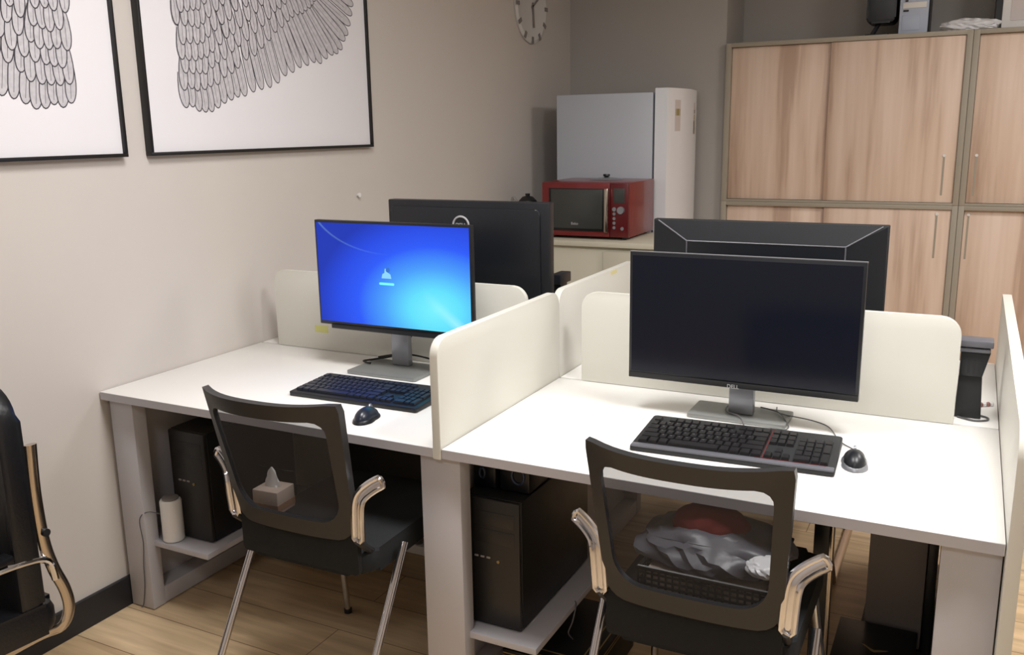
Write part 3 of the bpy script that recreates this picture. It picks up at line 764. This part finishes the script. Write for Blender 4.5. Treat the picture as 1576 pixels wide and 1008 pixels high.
single('paper_packet', crumple(2.09, -.03, .612, .04, .04, .018, .8, 12, .60), W_['bag'], 'small pale packet beside the red cloth on the right chair', 'packet')

# ------------------------------------------------------------------ leather cantilever chairs
def leather_chair(loc, rz, label):
    """local: faces -y, back at +y"""
    t = thing('leather_chair', label, 'chair', loc, rz, 'black leather chairs with chrome frames')
    # backrest: rounded pad, slightly reclined
    b = NB(); prism(b, rrect(-.232, .232, .40, .975, (.03, .03, .09, .09), 8), XZ, -.03, .03, bev=.018)
    for v in b.verts: v.co.y += -.022
    obj('backrest', b, W_['lth'], t, local=True)
    b = NB(); prism(b, rrect(-.234, .234, -.46, .045, .04), XY, .345, .425, bev=.022)
    for v in b.verts: v.co.z += .03*(-(v.co.y))/.44
    obj('seat', b, W_['lth'], t, local=True)
    for s in (-1, 1):
        x = s*.222
        side = smooth_path([(x, .03, .82), (x, .025, .70), (x, .03, .58), (x, .045, .50), (x, .068, .43), (x, .072, .375), (x*.97, .05, .335), (x*.85, .0, .325), (x*.85, -.2, .325), (x*.85, -.38, .33), (x*.85, -.44, .31), (x*.9, -.44, .2), (x, -.44, .05), (x, -.41, .014), (x, -.3, .013), (x, 0, .013), (x, .06, .013)], 5)
        b = NB(); tube(b, side, .012, 12, sx=1.3, sy=.8, up=Vector((1, 0, 0))); obj('frame_tube', b, W_['chromed'], t, local=True)
        b = NB(); tube(b, smooth_path([(x*1.02, .045, .47), (x*1.02, .03, .525), (x*1.02, -.03, .545), (x*1.02, -.15, .555), (x*1.02, -.30, .56), (x*1.02, -.36, .52), (x*1.02, -.36, .36)], 5), .009, 10); arm = obj('armrest', b, W_['chrome'], t, local=True)
        b = NB(); box(b, x*1.02-.02, x*1.02+.02, -.30, -.06, .566, .584, bev=.006); obj('arm_pad', b, W_['lth'], arm, local=True)
        b = NB(); lathe(b, [(.01, x-.013*s), (.01, x+.018*s)], 0, .03, 12, 'X', .60); obj('bolt', b, W_['blk'], t, local=True)
    b = NB(); tube(b, [(-.222, .06, .013), (.222, .06, .013)], .0125, 12); obj('floor_bar', b, W_['chromed'], t, local=True)
    b = NB(); tube(b, [(-.19, -.2, .325), (.19, -.2, .325)], .01, 12); obj('seat_bar', b, W_['chromed'], t, local=True)
    return t
lc = leather_chair((.272, -.59, 0), 0, 'black leather chair with chrome frame at the left edge, by the wall')
lc2 = copy_tree(lc); lc2.location = (1.88, 1.56, 0); lc2.rotation_euler = (0, 0, 0)
lc2['label'] = 'leather chair whose chrome floor bar shows beneath the right desk, behind the post'

# ------------------------------------------------------------------ pictures on the left wall
def feather(b, tip, ang, L_, wd, lay, bi):
    """leaf shape: fill polygon + ink outline; 'ang' points from root to tip"""
    dx, dz = math.cos(ang), math.sin(ang); nx, nz = -dz, dx; P = []
    t_ = min(1.1*wd, L_*.45); prof = [(0, .5), (.25, .82), (.5, 1)] if t_ < L_*.45 else [(0, .5), (.3, .9)]
    prof += [(1-t_/L_*k, w) for k, w in ((1, 1), (.7, .95), (.4, .8), (.2, .6), (.06, .34))]
    for s, w in prof: P.append((tip[0]-dx*L_*(1-s)+nx*wd*w/2, tip[1]-dz*L_*(1-s)+nz*wd*w/2))
    P.append(tip)
    for s, w in prof[::-1]: P.append((tip[0]-dx*L_*(1-s)-nx*wd*w/2, tip[1]-dz*L_*(1-s)-nz*wd*w/2))
    x = lay
    b.faces.new([b.verts.new((x, p[0], p[1])) for p in P])
    lw = .0034
    inn = []
    for p in P:
        al = (p[0]-tip[0])*-dx+(p[1]-tip[1])*-dz; al = min(max(al, wd*.55), L_*.9)
        c = (tip[0]-dx*al, tip[1]-dz*al)
        vx, vz = c[0]-p[0], c[1]-p[1]; l = math.hypot(vx, vz) or 1; inn.append((p[0]+vx/l*lw, p[1]+vz/l*lw))
    for k in range(len(P)-1):
        bi.faces.new([bi.verts.new((x+.00002, *q)) for q in (P[k], P[k+1], inn[k+1], inn[k])])
    # shaft
    w2 = .0007
    bi.faces.new([bi.verts.new((x+.00002, *q)) for q in ((tip[0]-dx*L_*.9+nx*w2, tip[1]-dz*L_*.9+nz*w2), (tip[0]-dx*L_*.12+nx*w2, tip[1]-dz*L_*.12+nz*w2), (tip[0]-dx*L_*.12-nx*w2, tip[1]-dz*L_*.12-nz*w2), (tip[0]-dx*L_*.9-nx*w2, tip[1]-dz*L_*.9-nz*w2))])
def lerp_curve(T, u):
    x = u*(len(T)-1); i = min(int(x), len(T)-2); f_ = x-i
    return tuple(a+(c-a)*f_ for a, c in zip(T[i], T[i+1]))
def picture(y0, y1, mirror, label):
    t = thing('framed_picture', label, 'framed picture', (WX, (y0+y1)/2, 1.459), 0, 'framed wing drawings')
    z0, z1, xf, fw = 1.459, 2.36, .048, .011
    b = NB()
    box(b, WX+.001, xf, y0, y1, z0, z0+fw, bev=.001); box(b, WX+.001, xf, y0, y1, z1-fw, z1, bev=.001)
    box(b, WX+.001, xf, y0, y0+fw, z0+fw, z1-fw, bev=.001); box(b, WX+.001, xf, y1-fw, y1, z0+fw, z1-fw, bev=.001)
    obj('frame', b, W_['pict'], t)
    obj('paper', box(NB(), WX+.002, xf-.012, y0+fw, y1-fw, z0+fw, z1-fw), W_['paper'], t)
    S = (lambda s: y1-s) if mirror else (lambda s: y0+s)
    A = (lambda a: PI-a) if mirror else (lambda a: a)
    bf, bi = NB(), NB(); lay = [xf-.0119]
    def F(s, z, a, L_, wd):
        feather(bf, (S(s), z), A(a), L_, wd, lay[0], bi); lay[0] += .000025
    R = math.radians
    # tips of long feathers: distance from inner edge, z, angle, length
    T = [(.175, 1.610, -84, .12), (.225, 1.606, -84, .12), (.275, 1.602, -82, .13), (.33, 1.618, -80, .15), (.39, 1.638, -79, .18), (.45, 1.652, -78, .21), (.53, 1.672, -77, .25), (.61, 1.702, -74, .29), (.69, 1.735, -70, .32), (.77, 1.765, -64, .35), (.85, 1.79, -58, .38), (.92, 1.805, -52, .41), (.99, 1.83, -45, .44), (1.045, 1.865, -38, .46), (1.085, 1.915, -30, .46), (1.12, 1.98, -24, .48), (1.14, 2.06, -18, .5), (1.14, 2.14, -12, .5)]
    n = 31
    for k in range(n-1, -1, -1):
        s, z, a, L_ = lerp_curve(T, k/(n-1)); F(s, z+random.uniform(-.008, .008), R(a+random.uniform(-2, 2)), L_, .042+random.uniform(-.004, .004))
    # covert rows laid over, working upwards
    for r in range(13):
        m_ = 24-(r//3); 
        for k in range(m_-1, -1, -1):
            u = (k+(.5 if r % 2 else 0))/(m_-.3)
            if u > 1: continue
            s, z, a, L_ = lerp_curve(T, u*.86)
            off = L_*.5+.050*r*(1+.35*u)+random.uniform(-.006, .006)
            ar = R(a-4)
            s2 = s-math.cos(ar)*off; z2 = z-math.sin(ar)*off
            s2 = max(s2, .118+.010*math.sin(r)+(0.045*max(0, 5-r)/5)*(1-u))
            if z2 > 2.32: continue
            F(s2+random.uniform(-.004, .004), z2, ar+random.uniform(-.06, .06), .115-.004*r, .040-.0010*r)
    obj('wing_drawing', bf, W_['feath'], t, smooth=False); obj('ink_outline', bi, W_['ink'], t, smooth=False)
picture(.276, 1.496, False, 'black framed drawing of a wing spreading right, the fully visible picture on the left wall')
picture(-1.035, .185, True, 'black framed wing drawing cut off by the left edge of the photo')

# clock
t = thing('wall_clock', 'white round wall clock high on the left wall near the corner', 'clock', (WX, 3.14, 2.01))
b = NB(); lathe(b, [(.205, WX+.001), (.208, WX+.012), (.19, WX+.02), (.186, WX+.018)], 0, 3.143, 48, 'X', 2.222); obj('face', b, W_['clk'], t)
for k in range(12):
    a = k*PI/6; b = NB(); c, s_ = math.cos(a), math.sin(a)
    for (r0, r1, w0) in ((.170, .2085, .011),):
        q = [(r0, -w0), (r1, -w0), (r1, w0), (r0, w0)]
        pts = [(3.143+r*s_+w*c, 2.222+r*c-w*s_) for r, w in q]; prism(b, pts, YZ, WX+.019, WX+.0225)
    obj('hour_mark', b, W_['clkd'], t)
for L_, a, w in ((.12, PI*.97, .008), (.16, PI*.32, .005)):
    b = NB(); c, s_ = math.cos(a), math.sin(a)
    prism(b, [(3.143+r*s_+q*c, 2.222+r*c-q*s_) for r, q in ((-.02, -w), (L_, -w), (L_, w), (-.02, w))], YZ, WX+.0235, WX+.026); obj('hand', b, W_['clkd'], t)
b = NB(); lathe(b, [(.006, WX+.001), (.006, WX+.010), (.010, WX+.011), (.010, WX+.014)], 0, 1.393, 14, 'X', 1.255); single('wall_hook', b, W_['white'], 'tiny white hook on the left wall above the lit monitor', 'hook')

# ------------------------------------------------------------------ microwave cabinet, microwave, kettle, fridge
t = thing('low_cabinet', 'cream low cabinet carrying the red microwave', 'cabinet', (.53, 2.78, 0))
obj('worktop', box(NB(), WX+.016, 1.02, 2.545, 3.055, .915, .943, bev=.002), W_['cream'], t)
obj('body', box(NB(), WX+.02, 1.01, 2.57, 3.05, .06, .914), W_['cream'], t)
obj('plinth', box(NB(), WX+.03, 1.0, 2.60, 3.04, .001, .06), W_['taupe'], t)
for a, c, yy in ((WX+.025, .728, 2.562), (.716, 1.008, 2.553)):
    d = obj('door', box(NB(), a, c, yy, yy+.008, .07, .892, bev=.001), W_['cream'], t); obj('handle', box(NB(), c-.05, c-.04, yy-.003, yy, .6, .7, bev=.001), W_['silver'], d)
t = thing('microwave_oven', 'red microwave oven on the low cream cabinet', 'microwave', (.575, 2.85, .9435))
x0, x1, y0, y1, z0, z1 = .33, .826, 2.63, 3.05, .957, 1.244
obj('housing', box(NB(), x0, x1, y0+.02, y1, z0, z1, bev=.004), W_['red'], t)
obj('front_panel', box(NB(), x0+.001, .722, y0, y0+.022, z0+.002, z1-.002, bev=.004), W_['red'], t)
obj('window_surround', box(NB(), .372, .705, y0-.002, y0+.002, .985, 1.212, bev=.001), W_['mwin'], t)
wd = obj('window', box(NB(), .386, .682, y0-.004, y0-.001, 1.000, 1.207, bev=.001), W_['mwgl'], t)
text('logo', 'Beko', .02, (.524, y0-.0045, 1.025), FRONT, W_['txt'], wd)
obj('handle', box(NB(), .700, .722, y0-.03, y0-.006, .985, 1.215, bev=.005), W_['chromed'], t, label='upright satin metal handle')
b = NB(); box(b, .704, .718, y0-.012, y0+.002, .995, 1.005); box(b, .704, .718, y0-.012, y0+.002, 1.195, 1.205); obj('handle_mount', b, W_['silver'], t)
cp = obj('control_panel', box(NB(), .724, x1-.001, y0, y0+.022, z0+.002, z1-.002, bev=.004), W_['redd'], t)
obj('display', box(NB(), .745, .805, y0-.002, y0+.001, 1.140, 1.215, bev=.001), W_['mwgl'], cp)
b = NB(); lathe(b, [(.019, y0-.014), (.02, y0+.001)], .786, 0, 20, 'Y', 1.102); obj('knob', b, W_['silver'], cp)
for k in range(5):
    b = NB(); lathe(b, [(.008 if k else .011, y0-.004), (.009 if k else .012, y0+.001)], .748, 0, 14, 'Y', 1.106-.024*k); obj('button', b, W_['silver'], cp)
b = NB(); lathe(b, [(.009, y0-.004), (.01, y0+.001)], .793, 0, 14, 'Y', 1.006); obj('button', b, W_['silver'], cp)
for fx in (.37, .79):
    for fy in (2.67, 3.0):
        b = NB(); lathe(b, [(.012, .9437), (.014, .958)], fx, fy, 12); obj('foot', b, W_['blk'], t)
t = thing('pan_lid', 'small dark lid with a black knob on top of the microwave', 'lid', (.60, 2.9, 1.2445))
b = NB(); lathe(b, [(.095, 1.2448), (.09, 1.249), (.03, 1.256), (.012, 1.258)], .60, 2.9, 28); obj('lid', b, W_['silver'], t)
b = NB(); lathe(b, [(.010, 1.258), (.02, 1.266), (.018, 1.274)], .60, 2.9, 14); obj('knob', b, W_['blk'], t)
t = thing('kettle', 'dark kettle with a grey handle on the low cabinet, left of the microwave', 'kettle', (.2, 2.72, .9435))
b = NB(); lathe(b, [(.07, .944), (.075, .96), (.066, 1.05), (.055, 1.12), (.05, 1.135)], .2, 2.72, 24); obj('body', b, W_['blk'], t)
b = NB(); lathe(b, [(.048, 1.1355), (.03, 1.155), (.012, 1.16), (.014, 1.173)], .2, 2.72, 20); obj('lid', b, W_['blkm'], t)
b = NB(); tube(b, smooth_path([(.145, 2.72, 1.11), (.11, 2.72, 1.15), (.10, 2.72, 1.10), (.105, 2.72, 1.02), (.135, 2.72, 1.0)]), .008, 8); obj('handle', b, W_['grey'], t)

t = thing('refrigerator', 'tall white refrigerator with stickers on its door, behind the microwave', 'refrigerator', (.5, 3.37, 0))
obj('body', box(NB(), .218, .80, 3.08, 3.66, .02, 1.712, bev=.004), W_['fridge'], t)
obj('gasket', box(NB(), .8005, .812, 3.09, 3.65, .05, 1.70), W_['fgap'], t)
def FX(u): return .880+.036*math.sin(PI*(.03+.94*u))
def door_mesh(z0, z1):
    b = NB(); pts = [(.8125, 3.082)]
    for k in range(17):
        u = k/16; pts.append((FX(u), 3.080+.582*u))
    pts.append((.8125, 3.66)); prism(b, pts, XY, z0, z1, bev=.003); return b
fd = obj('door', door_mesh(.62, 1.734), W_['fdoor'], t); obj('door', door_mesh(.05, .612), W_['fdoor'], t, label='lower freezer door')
b = NB()
def sticker(u0, u1, z0, z1, m, d):
    b = NB(); N = 4; rows = []
    for k in range(N+1):
        u = u0+(u1-u0)*k/N; x = FX(u)+.0012; y = 3.080+.582*u
        rows.append([b.verts.new((x, y, z0)), b.verts.new((x, y, z1))])
    for r0, r1 in zip(rows, rows[1:]): b.faces.new((r0[0], r1[0], r1[1], r0[1]))
    r = bmesh.ops.extrude_face_region(b, geom=list(b.faces)); bmesh.ops.translate(b, verts=[v for v in r['geom'] if isinstance(v, bmesh.types.BMVert)], vec=(-.0008, 0, 0))
    return obj('sticker', b, W_[m], d)
sticker(.16, .28, 1.50, 1.67, 'stick', fd); s = sticker(.17, .27, 1.585, 1.622, 'sticky', fd)
sticker(.76, .86, 1.48, 1.66, 'stick', fd); sticker(.77, .85, 1.60, 1.62, 'clkd', fd); sticker(.76, .86, 1.48, 1.56, 'tapey', fd); sticker(.78, .84, 1.565, 1.59, 'sticky', fd)

# ------------------------------------------------------------------ wooden cabinets (stacked sliding-door units)
def wood_cabinet(x0, x1, z0, z1, label, seam, hx, hz0, hz1):
    y0, y1 = 3.70, 4.12
    t = thing('sliding_door_cabinet', label, 'cabinet', ((x0+x1)/2, 3.91, z0), 0, 'stacked oak cabinets')
    fw = .03
    b = NB(); box(b, x0, x0+fw, y0, y1, z0, z1, bev=.001); box(b, x1-fw, x1, y0, y1, z0, z1, bev=.001)
    box(b, x0+fw, x1-fw, y0, y1, z1-.024, z1, bev=.001); box(b, x0+fw, x1-fw, y0, y1, z0, z0+.012, bev=.001); box(b, x0+fw, x1-fw, y1-.01, y1, z0+.012, z1-.024)
    obj('carcass', b, W_['taupe'], t)
    for (a, c, yy) in ((x0+fw+.002, seam+.01, y0+.03), (seam, x1-fw-.002, y0+.012)):
        d = obj('sliding_door', box(NB(), a, c, yy, yy+.016, z0+.014, z1-.026, bev=.001), W_['wood'], t)
        for hh in hx:
            if a < hh < c and not (c-.011 < hh) and (yy < y0+.02 or hh < seam):
                h = obj('handle', box(NB(), hh-.005, hh+.005, yy-.002, yy, hz0, hz1), W_['taupe'], d)
                b = NB(); lathe(b, [(.008, yy-.006), (.009, yy-.002)], hh, 0, 12, 'Y', hz1+.004); obj('handle_tip', b, W_['white'], h)
    return t
wood_cabinet(1.042, 2.350, 1.076, 2.0, 'upper oak cabinet with sliding doors, the left one of the top pair', 1.635, (2.259,), 1.13, 1.342)
wood_cabinet(1.042, 2.350, .002, 1.075, 'lower oak cabinet with sliding doors, the left one of the bottom pair', 1.645, (2.247,), .78, 1.022)
wood_cabinet(2.352, 3.66, 1.076, 2.0, 'upper oak cabinet with sliding doors at the right edge of the photo', 3.0, (2.417,), 1.13, 1.342)
wood_cabinet(2.352, 3.66, .002, 1.075, 'lower oak cabinet with sliding doors at the right edge of the photo', 3.0, (2.405,), .78, 1.022)

# stuff on top of the cabinets
ZT = 2.0005
t = thing('old_monitor', 'black old monitor on the cabinet top, left of the pale computer', 'monitor', (1.87, 3.88, ZT))
b = NB(); prism(b, rrect(1.80, 1.955, ZT+.07, 2.42, .03), XZ, 3.80, 3.98, bev=.012); obj('housing', b, W_['blk'], t)
b = NB(); prism(b, rrect(1.80, 1.92, ZT, ZT+.012, .0), XZ, 3.78, 3.95, bev=.002); obj('foot', b, W_['blk'], t)
b = NB(); tube(b, [(1.83, 3.86, ZT+.012), (1.868, 3.87, ZT+.085)], .012, 8); obj('stand_neck', b, W_['blk'], t)
t = thing('old_computer', 'pale blue-white computer case on the cabinet top', 'computer', (2.04, 3.88, ZT))
obj('case', box(NB(), 1.972, 2.122, 3.79, 4.08, ZT, 2.42, bev=.004), W_['blk'], t)
fp = obj('front_panel', box(NB(), 1.974, 2.12, 3.772, 3.79, ZT+.002, 2.418, bev=.004), W_['lpc'], t, label='pale blue-white front panel')
obj('drive_cover', box(NB(), 1.99, 2.078, 3.769, 3.773, ZT+.02, ZT+.10, bev=.001), W_['lpc'], fp)
obj('drive_bay', box(NB(), 1.99, 2.108, 3.768, 3.773, ZT+.135, ZT+.165, bev=.001), W_['white'], fp)
b = NB(); box(b, 1.993, 2.02, 3.767, 3.7725, ZT+.118, ZT+.127); box(b, 2.0, 2.015, 3.767, 3.7725, ZT+.17, ZT+.178); obj('slot', b, W_['blkm'], fp)
single('plastic_bag', crumple(2.325, 3.80, ZT+.026, .125, .055, .034, 1.5, 21, ZT+.001), W_['bag'], 'crumpled white plastic bag lying on top of the oak cabinets', 'bag')
t = thing('old_monitor', 'white-framed old monitor at the top right corner of the photo', 'monitor', (2.7, 3.88, ZT))
b = NB(); prism(b, [(3.81, ZT+.03), (4.06, ZT+.07), (4.06, 2.36), (3.81, 2.44)], lambda a, c, d: Vector((d, a, c)), 2.44, 2.87, bev=.006); obj('housing', b, W_['blk'], t)
fr = obj('front_frame', box(NB(), 2.475, 2.88, 3.785, 3.808, ZT+.004, 2.42, bev=.004), W_['white'], t, label='white front frame')
obj('screen', box(NB(), 2.515, 2.84, 3.782, 3.786, ZT+.04, 2.39), W_['stick'], fr)
b = NB(); lathe(b, [(.10, ZT), (.10, ZT+.012), (.04, ZT+.035)], 2.62, 3.93, 24); obj('stand', b, W_['blk'], t)

# ------------------------------------------------------------------ world, camera, colour
w = bpy.data.worlds.new('World'); bpy.context.scene.world = w; w.use_nodes = True
w.node_tree.nodes['Background'].inputs[0].default_value = (.8, .85, 1, 1); w.node_tree.nodes['Background'].inputs[1].default_value = .2
cam = bpy.data.cameras.new('camera'); co = bpy.data.objects.new('camera', cam); C.objects.link(co)
cx, cy, cz, yaw, pitch, roll, F = 2.4176, -1.8227, 1.5238, .4738, .2172, -.0164, 1381.03
f = Vector((-math.sin(yaw)*math.cos(pitch), math.cos(yaw)*math.cos(pitch), -math.sin(pitch)))
r = Vector((math.cos(yaw), math.sin(yaw), 0)); u = r.cross(f)
r2 = math.cos(roll)*r+math.sin(roll)*u; u2 = -math.sin(roll)*r+math.cos(roll)*u
co.matrix_world = Matrix(((r2.x, u2.x, -f.x, cx), (r2.y, u2.y, -f.y, cy), (r2.z, u2.z, -f.z, cz), (0, 0, 0, 1)))
cam.sensor_width = 36; cam.lens = F/1576*36; cam.clip_start = .05
sc = bpy.context.scene; sc.camera = co
sc.view_settings.view_transform = 'Standard'; sc.view_settings.look = 'None'; sc.view_settings.gamma = 1
sc.view_settings.use_curve_mapping = False; sc.view_settings.exposure = 0.0
sc.cycles.max_bounces = 8; sc.cycles.transparent_max_bounces = 12
